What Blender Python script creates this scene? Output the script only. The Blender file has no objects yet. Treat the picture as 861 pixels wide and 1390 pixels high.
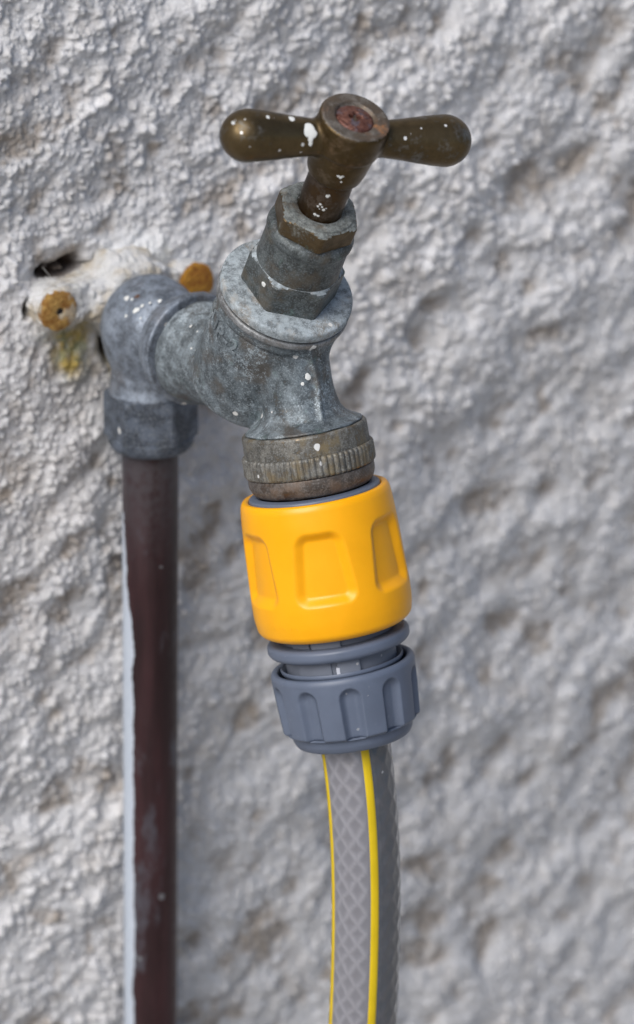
import bpy, bmesh, math, random
import numpy as np
from mathutils import Vector, Matrix, noise as mnoise

random.seed(7)
rng = np.random.default_rng(7)
R = math.radians
C = bpy.context.scene.collection
scene = bpy.context.scene

# ------------------------------------------------------------------ camera
cam_d = bpy.data.cameras.new('camera')
cam = bpy.data.objects.new('camera', cam_d)
C.objects.link(cam)
scene.camera = cam
AZ, PI_, ROLL = R(33.252), R(21.111), R(0.731)
f = np.array([math.sin(AZ)*math.cos(PI_), math.cos(AZ)*math.cos(PI_), -math.sin(PI_)])
r0 = np.array([math.cos(AZ), -math.sin(AZ), 0.0]); u0 = np.cross(r0, f)
rt = r0*math.cos(ROLL)+u0*math.sin(ROLL); up = u0*math.cos(ROLL)-r0*math.sin(ROLL)
FPX = 4260.2
E0 = np.array([0, -.016, 0])
CAM = E0 - rt*((205-430.5-.98)/FPX*.8195) - up*((650-443+2.1)/FPX*.8195) - f*.8195
cam.matrix_world = Matrix(((rt[0], up[0], -f[0], CAM[0]), (rt[1], up[1], -f[1], CAM[1]),
                           (rt[2], up[2], -f[2], CAM[2]), (0, 0, 0, 1)))
cam_d.sensor_fit = 'VERTICAL'
cam_d.sensor_height = 38.5
cam_d.lens = FPX/1390*38.5
cam_d.shift_y = -45/1390
cam_d.clip_start = .01
cam_d.clip_end = 3000
cam_d.dof.use_dof = True
cam_d.dof.focus_distance = .752
cam_d.dof.aperture_fstop = cam_d.lens/11
cam_d.dof.aperture_blades = 7

# ------------------------------------------------------------------ light
SUN_EL, SUN_AZ = 44, 64            # azimuth: degrees to the left of the wall's outward normal
sd = np.array([-math.sin(R(SUN_AZ))*math.cos(R(SUN_EL)), -math.cos(R(SUN_AZ))*math.cos(R(SUN_EL)), math.sin(R(SUN_EL))])
sun_d = bpy.data.lights.new('sun', 'SUN')
sun_d.energy = 1.5
sun_d.angle = R(42)
sun_d.color = (1, .985, .965)
sun = bpy.data.objects.new('sun', sun_d)
sun.rotation_euler = Vector(sd).to_track_quat('Z', 'Y').to_euler()
C.objects.link(sun)
w = bpy.data.worlds.new('World')
scene.world = w
w.use_nodes = True
bg = w.node_tree.nodes['Background']
sky = w.node_tree.nodes.new('ShaderNodeTexSky')
sky.sky_type = 'NISHITA'
sky.sun_disc = False
sky.sun_elevation = R(SUN_EL)
sky.sun_rotation = math.atan2(sd[0], sd[1])
sky.air_density = .8
sky.dust_density = 2.5
sky.ozone_density = 1.0
w.node_tree.links.new(sky.outputs[0], bg.inputs[0])
bg.inputs[1].default_value = .055
scene.view_settings.view_transform = 'Standard'
scene.view_settings.look = 'None'
scene.view_settings.gamma = 1
scene.view_settings.use_curve_mapping = False
scene.view_settings.exposure = .84
scene.cycles.max_bounces = 8
scene.cycles.use_denoising = True

# ------------------------------------------------------------------ node helper
class NT:
    def __init__(s, name):
        s.m = bpy.data.materials.new(name); s.m.use_nodes = True
        s.t = s.m.node_tree; s.b = s.t.nodes['Principled BSDF']
        s.co = s.n('ShaderNodeTexCoord').outputs['Object']
    def n(s, ty, **kw):
        nd = s.t.nodes.new(ty)
        for k, v in kw.items(): setattr(nd, k, v)
        return nd
    def put(s, sock, v):
        if v is None: return
        if isinstance(v, bpy.types.NodeSocket): s.t.links.new(v, sock)
        elif isinstance(v, (tuple, list)) and len(v) == 3 and sock.type == 'RGBA': sock.default_value = (*v, 1)
        else: sock.default_value = v
    def math(s, op, a, b=None, c=None, clamp=False):
        nd = s.n('ShaderNodeMath', operation=op, use_clamp=clamp)
        s.put(nd.inputs[0], a); s.put(nd.inputs[1], b); s.put(nd.inputs[2], c)
        return nd.outputs[0]
    def ss(s, x, lo, hi, a=0., b=1.):
        nd = s.n('ShaderNodeMapRange', interpolation_type='SMOOTHSTEP')
        s.put(nd.inputs[0], x)
        for i, v in zip((1, 2, 3, 4), (lo, hi, a, b)): s.put(nd.inputs[i], v)
        return nd.outputs[0]
    def noise(s, scale, detail=4, rough=.55, vec=None, dist=0., stretch=None):
        v = vec or s.co
        if stretch:
            mp = s.n('ShaderNodeMapping'); s.put(mp.inputs['Vector'], v); mp.inputs['Scale'].default_value = stretch
            v = mp.outputs[0]
        nd = s.n('ShaderNodeTexNoise'); s.put(nd.inputs['Vector'], v)
        nd.inputs['Scale'].default_value = scale; nd.inputs['Detail'].default_value = detail
        nd.inputs['Roughness'].default_value = rough; nd.inputs['Distortion'].default_value = dist
        return nd.outputs['Fac']
    def dots(s, scale, frac, size, off=0.):
        """irregular splash dots: fraction of the cells filled, radius in cell units"""
        mp = s.n('ShaderNodeMapping'); s.put(mp.inputs['Vector'], s.co); mp.inputs['Location'].default_value = (off, off*.7, off*.3)
        jit = s.n('ShaderNodeTexNoise'); jit.inputs['Scale'].default_value = scale*2.2; s.put(jit.inputs['Vector'], mp.outputs[0])
        ad = s.n('ShaderNodeVectorMath', operation='MULTIPLY_ADD'); s.put(ad.inputs[0], jit.outputs['Color'])
        ad.inputs[1].default_value = (.35/scale,)*3; s.put(ad.inputs[2], mp.outputs[0])
        v = s.n('ShaderNodeTexVoronoi'); s.put(v.inputs['Vector'], ad.outputs[0]); v.inputs['Scale'].default_value = scale
        sp = s.n('ShaderNodeSeparateColor'); s.put(sp.inputs[0], v.outputs['Color'])
        rad = s.math('MULTIPLY', s.ss(sp.outputs[0], 1-frac, 1.0, 0, 1), size)
        return s.ss(s.math('SUBTRACT', rad, v.outputs['Distance']), 0, .06)
    def mix(s, fac, a, b):
        nd = s.n('ShaderNodeMix', data_type='RGBA')
        s.put(nd.inputs[0], fac); s.put(nd.inputs[6], a); s.put(nd.inputs[7], b)
        return nd.outputs[2]
    def mixf(s, fac, a, b):
        nd = s.n('ShaderNodeMix', data_type='FLOAT')
        s.put(nd.inputs[0], fac); s.put(nd.inputs[2], a); s.put(nd.inputs[3], b)
        return nd.outputs[0]
    def bump(s, h, dist, strength=1., prev=None):
        nd = s.n('ShaderNodeBump'); nd.inputs['Strength'].default_value = strength
        nd.inputs['Distance'].default_value = dist; s.put(nd.inputs['Height'], h)
        if prev: s.put(nd.inputs['Normal'], prev)
        return nd.outputs[0]
    def out(s, **kw):
        names = dict(col='Base Color', rough='Roughness', metal='Metallic', nor='Normal', spec='Specular IOR Level',
                     coat='Coat Weight', coatr='Coat Roughness', sss='Subsurface Weight', sssr='Subsurface Radius', ssss='Subsurface Scale')
        for k, v in kw.items(): s.put(s.b.inputs[names[k]], v)
        return s.m

def patina(name, metal_col, pat_col, amount, rough=(.36, .78), scale=420, dots=(0, 0, 0), dust=(.52, .56, .6), dust_amt=0.,
           brown=None, brown_amt=.0, metal=.75, off=0., bumpd=.00012, green=.0, grain=.34, pmetal=.35):
    """weathered brass: bare metal, an oxide skin over part of it, chalky dust and paint specks"""
    s = NT(name)
    n1 = s.noise(scale*.25, 5, .62); n2 = s.noise(scale, 6, .7); n3 = s.noise(scale*6, 3, .6)
    k = s.math('ADD', s.math('MULTIPLY', n1, .55), s.math('MULTIPLY', n2, .45))
    m = s.ss(s.math('ADD', k, s.math('MULTIPLY', s.math('SUBTRACT', n3, .5), .22)), .62-amount*.32, .74-amount*.32)
    base = s.mix(s.ss(n2, .35, .68), metal_col, tuple(c*.55 for c in metal_col))
    pc = s.mix(s.ss(n2, .36, .64), tuple(c*.5 for c in pat_col), tuple(min(1, c*1.4) for c in pat_col))
    n5 = s.noise(scale*11, 2, .6)
    pc = s.mix(s.math('MULTIPLY', s.ss(n3, .47, .66), grain), pc, dust)
    pc = s.mix(s.math('MULTIPLY', s.ss(n5, .48, .36), .35), pc, tuple(c*.35 for c in pat_col))
    if brown:
        nb = s.noise(scale*.32, 5, .65, stretch=(1.3, .8, 1))
        pc = s.mix(s.math('MULTIPLY', s.ss(nb, .5, .66), brown_amt), pc, brown)
    col = s.mix(m, base, pc)
    mm = m
    if green:
        ng = s.noise(scale*.5, 5, .7, stretch=(1, 1.4, .8))
        col = s.mix(s.math('MULTIPLY', s.ss(ng, .58, .7), green), col, (.20, .33, .29))
    if dust_amt:
        nd_ = s.math('ADD', s.math('MULTIPLY', s.noise(scale*1.7, 6, .72), .6), s.math('MULTIPLY', s.noise(scale*9, 2, .5), .4))
        nd_ = s.math('ADD', nd_, s.math('MULTIPLY', s.math('SUBTRACT', s.noise(75, 3, .5), .5), .42))
        dm = s.ss(nd_, .68-dust_amt*.3, .80-dust_amt*.26)
        col = s.mix(dm, col, dust); mm = s.math('MAXIMUM', mm, dm)
    if dots[1]:
        dt = s.dots(*dots, off=off)
        col = s.mix(dt, col, (.78, .78, .76)); mm = s.math('MAXIMUM', mm, dt)
    h = s.math('ADD', s.math('MULTIPLY', n2, .7), s.math('MULTIPLY', n3, .35))
    return s.out(col=col, metal=s.mixf(mm, metal, pmetal), rough=s.mixf(mm, s.ss(n2, .3, .7, rough[0]-.06, rough[0]+.1), rough[1]),
                 nor=s.bump(h, bumpd, .9))

M = {}
M['body'] = patina('cast_brass_patina', (.12, .115, .105), (.118, .142, .158), 1.1, scale=330, dots=(330, .10, .26), dust=(.38, .44, .48),
                   dust_amt=.56, brown=(.10, .085, .07), brown_amt=.75, green=.25, rough=(.38, .50))
M['inlet'] = patina('chalky_brass', (.13, .125, .115), (.17, .20, .22), 1.4, scale=300, dots=(300, .14, .26), dust=(.40, .46, .50),
                    dust_amt=.5, brown=(.13, .12, .10), brown_amt=.4, green=.2, rough=(.40, .55))
M['bonnet'] = patina('bonnet_patina', (.12, .105, .085), (.085, .098, .10), 1.02, scale=360, dots=(260, .10, .26), dust=(.33, .37, .39),
                     dust_amt=.24, brown=(.11, .09, .065), brown_amt=.7, green=.35, rough=(.38, .5))
M['flange'] = patina('flange_chalky', (.16, .13, .10), (.34, .385, .41), 1.8, scale=420, dots=(420, .2, .3), dust=(.50, .56, .60),
                     dust_amt=.6, brown=(.36, .30, .23), brown_amt=.5, rough=(.42, .8))
M['gland'] = patina('gland_brass', (.135, .095, .05), (.12, .115, .095), .3, scale=330, dots=(300, .12, .3), dust=(.36, .38, .36),
                    dust_amt=.04, brown=(.2, .15, .09), brown_amt=.5, green=.3, rough=(.4, .7))
M['seat'] = patina('gland_face', (.2, .17, .12), (.24, .26, .25), 1.5, scale=500, dots=(320, .12, .3), dust=(.5, .52, .5), dust_amt=.3,
                   brown=(.22, .17, .11), brown_amt=.55, green=.45)
M['handle'] = patina('handle_bronze', (.14, .10, .05), (.10, .098, .09), .4, dust=(.16, .14, .11), scale=150, dots=(680, .14, .32), rough=(.36, .46),
                     brown=(.10, .075, .035), brown_amt=.5, metal=.85, off=.3, bumpd=.00003)
M['hub'] = patina('hub_bronze', (.10, .066, .026), (.07, .048, .025), .3, dust=(.12, .09, .05), scale=200, dots=(190, .05, .28), rough=(.36, .5),
                  brown=(.13, .075, .03), brown_amt=.7, metal=.8, off=.9, bumpd=.00006)
M['hubtop'] = patina('hub_top_worn', (.15, .115, .085), (.12, .105, .09), .6, scale=300, dots=(330, .10, .3), rough=(.4, .6),
                     brown=(.33, .15, .06), brown_amt=.9, metal=.6, dust=(.3, .27, .23), dust_amt=.12)
M['spindle'] = patina('spindle_bronze', (.085, .05, .022), (.065, .045, .03), .4, dust=(.14, .11, .08), scale=260, dots=(200, .06, .3), rough=(.34, .55), metal=.8, off=1.7)
M['elbow'] = patina('elbow_grey_brass', (.17, .18, .2), (.20, .232, .28), 1.35, scale=190, dots=(210, .42, .26), dust=(.36, .41, .48),
                    dust_amt=.36, brown=(.16, .15, .15), brown_amt=.5, rough=(.40, .52), off=.15, bumpd=.00008)
M['nut'] = patina('compression_nut_dark', (.08, .09, .112), (.088, .106, .138), .95, scale=260, dots=(280, .1, .28), dust=(.32, .35, .38),
                  dust_amt=.18, rough=(.4, .6), metal=.7, off=.6, bumpd=.00008)
M['adaptor'] = patina('adaptor_brass', (.21, .17, .12), (.145, .14, .125), .8, scale=380, dots=(290, .10, .3), dust=(.40, .42, .42),
                      dust_amt=.17, brown=(.22, .17, .09), brown_amt=.8, rough=(.38, .58), metal=.8, off=.4)
M['tail'] = patina('adaptor_tail_copperish', (.14, .105, .082), (.12, .104, .092), .8, scale=350, dots=(290, .08, .28), dust=(.34, .32, .31),
                   dust_amt=.12, brown=(.17, .115, .08), brown_amt=.6, rough=(.36, .56), metal=.8, off=.8)

def plastic(name, col, rough, bumpd=.00003, sc=900, dust=.0, spec=.5, coat=0., var=.06, sss=0.):
    s = NT(name)
    n1 = s.noise(sc*.12, 4, .6); n2 = s.noise(sc, 3, .6)
    c = s.mix(s.ss(n1, .3, .7), tuple(x*(1-var) for x in col), tuple(min(1, x*(1+var)) for x in col))
    ro = s.ss(n1, .3, .7, rough-.05, rough+.06)
    if dust:
        d = s.ss(s.noise(sc*.45, 6, .75), .60, .74)
        c = s.mix(s.math('MULTIPLY', d, dust), c, (.42, .43, .45))
        dt = s.dots(520, .07, .24); c = s.mix(s.math('MULTIPLY', dt, min(1, dust*2.5)), c, (.5, .5, .5))
    return s.out(col=c, rough=ro, spec=spec, nor=s.bump(n2, bumpd, .6), coat=coat, coatr=.2, sss=sss, sssr=(.6, .3, .05), ssss=.001)

M['yellow'] = plastic('yellow_plastic', (.95, .425, .001), .34, bumpd=.000012, var=.03, sss=.1, spec=.4)
M['grey'] = plastic('blue_grey_plastic', (.112, .138, .195), .42, dust=.16)
M['grey2'] = plastic('dull_grey_plastic', (.165, .185, .23), .5, dust=.3)
M['pale'] = plastic('scuffed_plastic', (.5, .52, .58), .5)
M['stripe'] = plastic('yellow_stripe', (.66, .47, .004), .42, dust=.12)

s = NT('rusty_screw')
n1 = s.noise(900, 6, .7); n2 = s.noise(300, 4, .6)
c = s.mix(s.ss(n1, .38, .62), (.09, .030, .02), (.19, .085, .062))
c = s.mix(s.ss(n2, .5, .64), c, (.12, .095, .11))
M['screw'] = s.out(col=c, rough=s.ss(n1, .3, .7, .38, .62), metal=.45, nor=s.bump(n1, .0002, .9))

s = NT('orange_rust_screw')
n1 = s.noise(420, 6, .7); n2 = s.noise(170, 4, .6)
c = s.mix(s.ss(n1, .36, .66), (.34, .14, .02), (.66, .40, .11))
c = s.mix(s.math('MULTIPLY', s.ss(n2, .54, .64), .8), c, (.66, .6, .48))
M['rust'] = s.out(col=c, rough=.85, nor=s.bump(s.math('ADD', n1, s.noise(1500, 4, .7)), .0016, 1))
s = NT('orange_rust_bright')
n1 = s.noise(420, 6, .7)
c = s.mix(s.ss(n1, .36, .66), (.36, .12, .012), (.62, .31, .035))
M['rust2'] = s.out(col=c, rough=.85, nor=s.bump(s.math('ADD', n1, s.noise(1500, 4, .7)), .0016, 1))
s = NT('screw_socket_black'); M['socket'] = s.out(col=(.018, .012, .01), rough=.9)

s = NT('white_paint_old')
n1 = s.noise(120, 5, .65); n2 = s.noise(700, 5, .65); nb = s.noise(75, 4, .6)
c = s.mix(s.ss(n1, .35, .7), (.56, .56, .55), (.72, .725, .735))
c = s.mix(s.math('MULTIPLY', s.ss(nb, .43, .62), .75), c, (.44, .36, .235))
M['paint'] = s.out(col=c, rough=.7, nor=s.bump(s.math('ADD', n2, n1), .0009, .9))
s = NT('paint_splash'); M['splash'] = s.out(col=s.mix(s.noise(900, 3), (.66, .68, .66), (.84, .85, .83)), rough=.55)
s = NT('yellow_lichen'); M['lichen'] = s.out(col=s.mix(s.ss(s.noise(1500, 4), .4, .6), (.42, .40, .10), (.66, .64, .34)), rough=.9,
                                             nor=s.bump(s.noise(1800, 3), .0004))
s = NT('spider_silk'); M['silk'] = s.out(col=(.75, .74, .7), rough=.5)
s = NT('dirt_fleck'); M['fleck'] = s.out(col=(.10, .05, .03), rough=.7)
s = NT('seam_pale'); M['leadwhite'] = s.out(col=s.mix(s.noise(800, 5), (.5, .52, .55), (.75, .77, .8)), rough=.5, metal=.2)

# copper pipe: brown oxide, grey-green bloom near the top, a run of white wall paint along the side next to the wall
s = NT('oxidised_copper')
n1 = s.noise(90, 5, .65, stretch=(1, 1, .12)); n2 = s.noise(420, 5, .65); n3 = s.noise(110, 5, .6, stretch=(1, 1, .45))
c = s.mix(s.ss(n1, .34, .66), (.022, .009, .0105), (.056, .022, .025))
sep = s.n('ShaderNodeSeparateXYZ'); s.put(sep.inputs[0], s.co)
X, Y, Z = sep.outputs
bloom = s.math('MULTIPLY', s.ss(Z, -.075, -.035), s.ss(s.math('ADD', s.math('MULTIPLY', n2, .4), s.math('MULTIPLY', n1, .6)), .36, .58))
c = s.mix(s.math('MULTIPLY', bloom, .6), c, (.085, .088, .098))
blot = s.ss(n3, .55, .68)
c = s.mix(s.math('MULTIPLY', blot, .75), c, (.095, .095, .115))
dt = s.dots(210, .14, .24); c = s.mix(s.math('MULTIPLY', dt, .55), c, (.30, .32, .34))
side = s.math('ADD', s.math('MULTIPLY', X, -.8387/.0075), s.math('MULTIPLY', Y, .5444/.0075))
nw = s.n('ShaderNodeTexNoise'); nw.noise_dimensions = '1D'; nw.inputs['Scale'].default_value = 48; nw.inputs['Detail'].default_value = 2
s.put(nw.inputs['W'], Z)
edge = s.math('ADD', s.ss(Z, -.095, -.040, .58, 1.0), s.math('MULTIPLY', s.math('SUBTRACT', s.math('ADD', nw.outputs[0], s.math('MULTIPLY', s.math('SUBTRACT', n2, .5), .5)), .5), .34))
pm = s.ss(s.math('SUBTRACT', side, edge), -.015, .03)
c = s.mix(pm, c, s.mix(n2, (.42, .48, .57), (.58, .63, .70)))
M['copper'] = s.out(col=c, rough=s.mixf(pm, s.ss(n2, .3, .7, .34, .5), .6), metal=s.mixf(pm, .25, 0.), nor=s.bump(n2, .0001, .6))

# hose: grey PVC over a yarn braid
s = NT('braided_hose_grey')
n1 = s.noise(260, 4, .6); n2 = s.noise(1400, 3, .6)
at = s.n('ShaderNodeAttribute', attribute_name='yarn')
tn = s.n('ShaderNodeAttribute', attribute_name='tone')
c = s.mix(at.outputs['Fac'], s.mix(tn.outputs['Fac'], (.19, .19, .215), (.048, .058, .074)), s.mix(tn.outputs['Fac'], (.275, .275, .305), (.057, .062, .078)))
c = s.mix(s.math('MULTIPLY', s.ss(n1, .4, .7), .2), c, (.17, .16, .17))
dt = s.dots(420, .06, .22); c = s.mix(dt, c, (.5, .52, .55))
M['hose'] = s.out(col=c, rough=s.ss(n2, .3, .7, .28, .38), spec=1.0, coat=1.0, coatr=.16, nor=s.bump(n2, .00004, .5))

# wall: off-white masonry paint, ochre and green stains where the attributes say so, brown patches and browner hollows
s = NT('roughcast_paint')
n1 = s.noise(22, 5, .62, stretch=(1, 1, 1.6)); n2 = s.noise(210, 6, .68); n3 = s.noise(900, 4, .6); n4 = s.noise(60, 5, .62)
c = s.mix(s.ss(n2, .3, .7), (.62, .613, .612), (.74, .742, .758))
c = s.mix(s.math('MULTIPLY', s.ss(n4, .52, .68), .30), c, (.46, .41, .36))
c = s.mix(s.math('MULTIPLY', s.ss(n1, .54, .7), .25), c, (.50, .45, .39))
gr = s.n('ShaderNodeAttribute', attribute_name='brown_tint'); st = s.n('ShaderNodeAttribute', attribute_name='stain')
fr = s.n('ShaderNodeAttribute', attribute_name='fresh')
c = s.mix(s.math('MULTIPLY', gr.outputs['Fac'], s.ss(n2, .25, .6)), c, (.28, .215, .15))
sg = s.ss(s.noise(160, 4, .6), .42, .60)
c = s.mix(s.math('MULTIPLY', st.outputs['Fac'], s.ss(n2, .2, .55)), c, s.mix(sg, (.46, .34, .10), (.30, .30, .16)))
c = s.mix(fr.outputs['Fac'], c, (.84, .85, .86))
so = s.n('ShaderNodeAttribute', attribute_name='hole_dark')
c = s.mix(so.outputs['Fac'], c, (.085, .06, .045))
M['wall'] = s.out(col=c, rough=.85, spec=.25, nor=s.bump(s.math('ADD', n2, s.math('MULTIPLY', n3, 1.1)), .0008, .8))

s = NT('concrete_ground')
c = s.mix(s.ss(s.noise(6, 8, .65), .3, .7), (.24, .235, .22), (.38, .37, .35))
M['ground'] = s.out(col=c, rough=.9, nor=s.bump(s.noise(120, 6, .7), .002, .6))

# ------------------------------------------------------------------ object helpers
def obj(name, verts, faces, mat, parent=None, smooth=True, sharp=None, attrs=None):
    me = bpy.data.meshes.new(name)
    v = np.asarray(verts, dtype=np.float64)
    if isinstance(faces, np.ndarray) and faces.ndim == 2:
        nf, k = faces.shape
        me.vertices.add(len(v)); me.vertices.foreach_set('co', v.ravel().astype(np.float32))
        me.loops.add(nf*k); me.loops.foreach_set('vertex_index', faces.ravel().astype(np.int32))
        me.polygons.add(nf); me.polygons.foreach_set('loop_start', np.arange(0, nf*k, k, dtype=np.int32))
        me.update(calc_edges=True); me.validate()
    else:
        me.from_pydata([tuple(x) for x in v], [], [tuple(int(i) for i in fc) for fc in faces])
    if attrs:
        for k_, a in attrs.items():
            me.attributes.new(k_, 'FLOAT', 'POINT').data.foreach_set('value', np.asarray(a, dtype=np.float32))
    for mm in (mat if isinstance(mat, (list, tuple)) else [mat]): me.materials.append(mm)
    if smooth:
        me.polygons.foreach_set('use_smooth', np.ones(len(me.polygons), dtype=bool))
        if sharp: me.set_sharp_from_angle(angle=R(sharp))
    o = bpy.data.objects.new(name, me); C.objects.link(o)
    if parent is not None: o.parent = parent
    return o

def thing(name, label, cat, loc, group=None):
    o = bpy.data.objects.new(name, None); C.objects.link(o)
    o.empty_display_size = .01
    o.location = loc; o['label'] = label; o['category'] = cat
    if group: o['group'] = group
    return o

class Frame:
    """mm coordinates round an axis -> metres in the parent's space; azimuth 0 faces the -Y (outward) side"""
    def __init__(s, origin, axis, front=(0, -1, 0)):
        s.o = np.array(origin, float); s.a = np.array(axis, float); s.a /= np.linalg.norm(s.a)
        fr = np.array(front, float); fr -= s.a*(fr@s.a); fr /= np.linalg.norm(fr)
        s.f = fr; s.s = np.cross(s.a, fr)*(1 if s.a[2] > -.3 else -1)   # azimuth grows to the right as seen from the front
    def pt(s, rad, az, l):
        rad, az, l = np.broadcast_arrays(np.asarray(rad, float), np.asarray(az, float), np.asarray(l, float))
        return s.o+(rad*np.cos(az)/1000)[..., None]*s.f+(rad*np.sin(az)/1000)[..., None]*s.s+(l/1000)[..., None]*s.a

def grid_faces(nr, nc, wrap=True):
    i = np.arange(nr-1)[:, None]; j = np.arange(nc if wrap else nc-1)[None, :]; j2 = (j+1) % nc
    a = i*nc+j; b = i*nc+j2; c = (i+1)*nc+j2; d = (i+1)*nc+j
    return np.stack([a, b, c, d], -1).reshape(-1, 4)

def round_profile(pts, rad=.4, seg=4):
    """fillet the corners of an (r, l) polyline; points may carry their own radius as a third value"""
    out = []
    n = len(pts)
    for i, p in enumerate(pts):
        rr = p[2] if len(p) > 2 else rad
        if i in (0, n-1) or rr <= 0: out.append((p[0], p[1])); continue
        P0, P1, P2 = (np.array(q[:2], float) for q in (pts[i-1], p, pts[i+1]))
        d0, d2 = P0-P1, P2-P1
        l0, l2 = np.linalg.norm(d0), np.linalg.norm(d2)
        k = min(rr, l0*.45, l2*.45)
        A, B = P1+d0/l0*k, P1+d2/l2*k
        for t in np.linspace(0, 1, seg+1):
            out.append(tuple((1-t)**2*A+2*t*(1-t)*P1+t*t*B))
    return out

def dense(prof, dl=.25, rad=.4):
    pr = np.array(round_profile(prof, rad, 6)); out = [pr[0]]
    for a, b in zip(pr[:-1], pr[1:]):
        k = max(1, int(np.ceil(np.linalg.norm(b-a)/dl)))
        for t in np.linspace(0, 1, k+1)[1:]: out.append(a+(b-a)*t)
    return [(p[0], p[1], 0) for p in out]
def lathe(name, fr, prof, mat, parent, n=96, rad=.4, sharp=None, fn=None, cap=True, wob=0.):
    """profile (r, l) turned round the frame's axis; fn(r, az, l) may push the radius"""
    pr = np.array(round_profile(prof, rad))
    az = np.linspace(0, 2*math.pi, n, endpoint=False)
    rr = np.repeat(pr[:, :1], n, 1); ll = np.repeat(pr[:, 1:], n, 1); aa = np.repeat(az[None, :], len(pr), 0)
    if fn is not None: rr = fn(rr, aa, ll)
    if wob: rr = rr+wob*np.sin(aa*3+ll*.4)*np.cos(aa*2-ll*.7)
    v = fr.pt(rr, aa, ll).reshape(-1, 3)
    fa = [tuple(q) for q in grid_faces(len(pr), n)]
    if cap:
        if pr[0, 0] > .01: fa.append(tuple(range(n))[::-1])
        if pr[-1, 0] > .01: fa.append(tuple((len(pr)-1)*n+i for i in range(n)))
    o = obj(name, v, fa, mat, parent, sharp=sharp)
    fix_normals(o)
    return o

def fix_normals(o):
    bm = bmesh.new(); bm.from_mesh(o.data); bmesh.ops.recalc_face_normals(bm, faces=bm.faces)
    bm.to_mesh(o.data); bm.free(); o.data.update()

def hexprism(name, fr, R_, l0, l1, mat, parent, az0=0., ch0=1.0, ch1=1.0, cmat=None):
    """hexagon nut, corner radius R_, with turned chamfers top and bottom"""
    n = 180
    az = np.linspace(0, 2*math.pi, n, endpoint=False)
    q = (az-az0) % (math.pi/3)-math.pi/6            # corner at az0
    hexr = R_*math.cos(math.pi/6)/np.cos(q)
    hexr = np.minimum(hexr, R_-.25)
    rows = []
    AF = R_*math.cos(math.pi/6)
    ls = [l0]+list(np.linspace(l0+.01, l0+2.2, 9))+list(np.linspace(l1-2.2, l1-.01, 9))+[l1]
    for l in ls:
        lim0 = (AF-.5)+(l-l0)*1.7 if ch0 else 1e9
        lim1 = (AF-.5)+(l1-l)*1.7 if ch1 else 1e9
        rows.append(np.minimum(hexr, min(lim0, lim1)))
    rr = np.array(rows); ll = np.repeat(np.array(ls)[:, None], n, 1); aa = np.repeat(az[None], len(ls), 0)
    v = fr.pt(rr, aa, ll).reshape(-1, 3)
    fa = [tuple(x) for x in grid_faces(len(ls), n)]
    fa.append(tuple(range(n))); fa.append(tuple((len(ls)-1)*n+i for i in range(n)))
    o = obj(name, v, fa, mat, parent, sharp=20)
    fix_normals(o)
    if cmat is not None:                     # chalk lies on the turned chamfer
        o.data.materials.append(cmat)
        k = (rr < hexr-.02)[:, :]; k[:len(ls)//2] = False
        kk = k.ravel(); nq = (len(ls)-1)*n; allq = grid_faces(len(ls), n)
        mi = np.zeros(len(o.data.polygons), np.int32); mi[:nq] = kk[allq].sum(1) >= 3
        o.data.polygons.foreach_set('material_index', mi)
    bv = o.modifiers.new('bevel', 'BEVEL'); bv.width = .0002; bv.segments = 2; bv.limit_method = 'ANGLE'; bv.angle_limit = R(25)
    return o

# signed distance modelling (mm) meshed with surface nets: castings with soft fillets
def smin(a, b, k):
    h = np.clip(.5+.5*(b-a)/k, 0, 1)
    return b+(a-b)*h-k*h*(1-h)
def smax(a, b, k): return -smin(-a, -b, k)
def sd_cone(P, A, B, ra, rb, rnd=0.):
    """capped cone from A (radius ra) to B (radius rb)"""
    A, B = np.array(A, float), np.array(B, float); ax = B-A; L = np.linalg.norm(ax); ax = ax/L
    d = P-A; t = d@ax; rad = np.linalg.norm(d-t[..., None]*ax, axis=-1)
    rr = ra+(rb-ra)*np.clip(t/L, 0, 1)
    dr = (rad-rr)/math.hypot(1, (rb-ra)/L); dt = np.abs(t-L/2)-L/2
    dr, dt = dr+rnd, dt+rnd
    return np.minimum(np.maximum(dr, dt), 0)+np.hypot(np.maximum(dr, 0), np.maximum(dt, 0))-rnd

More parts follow.
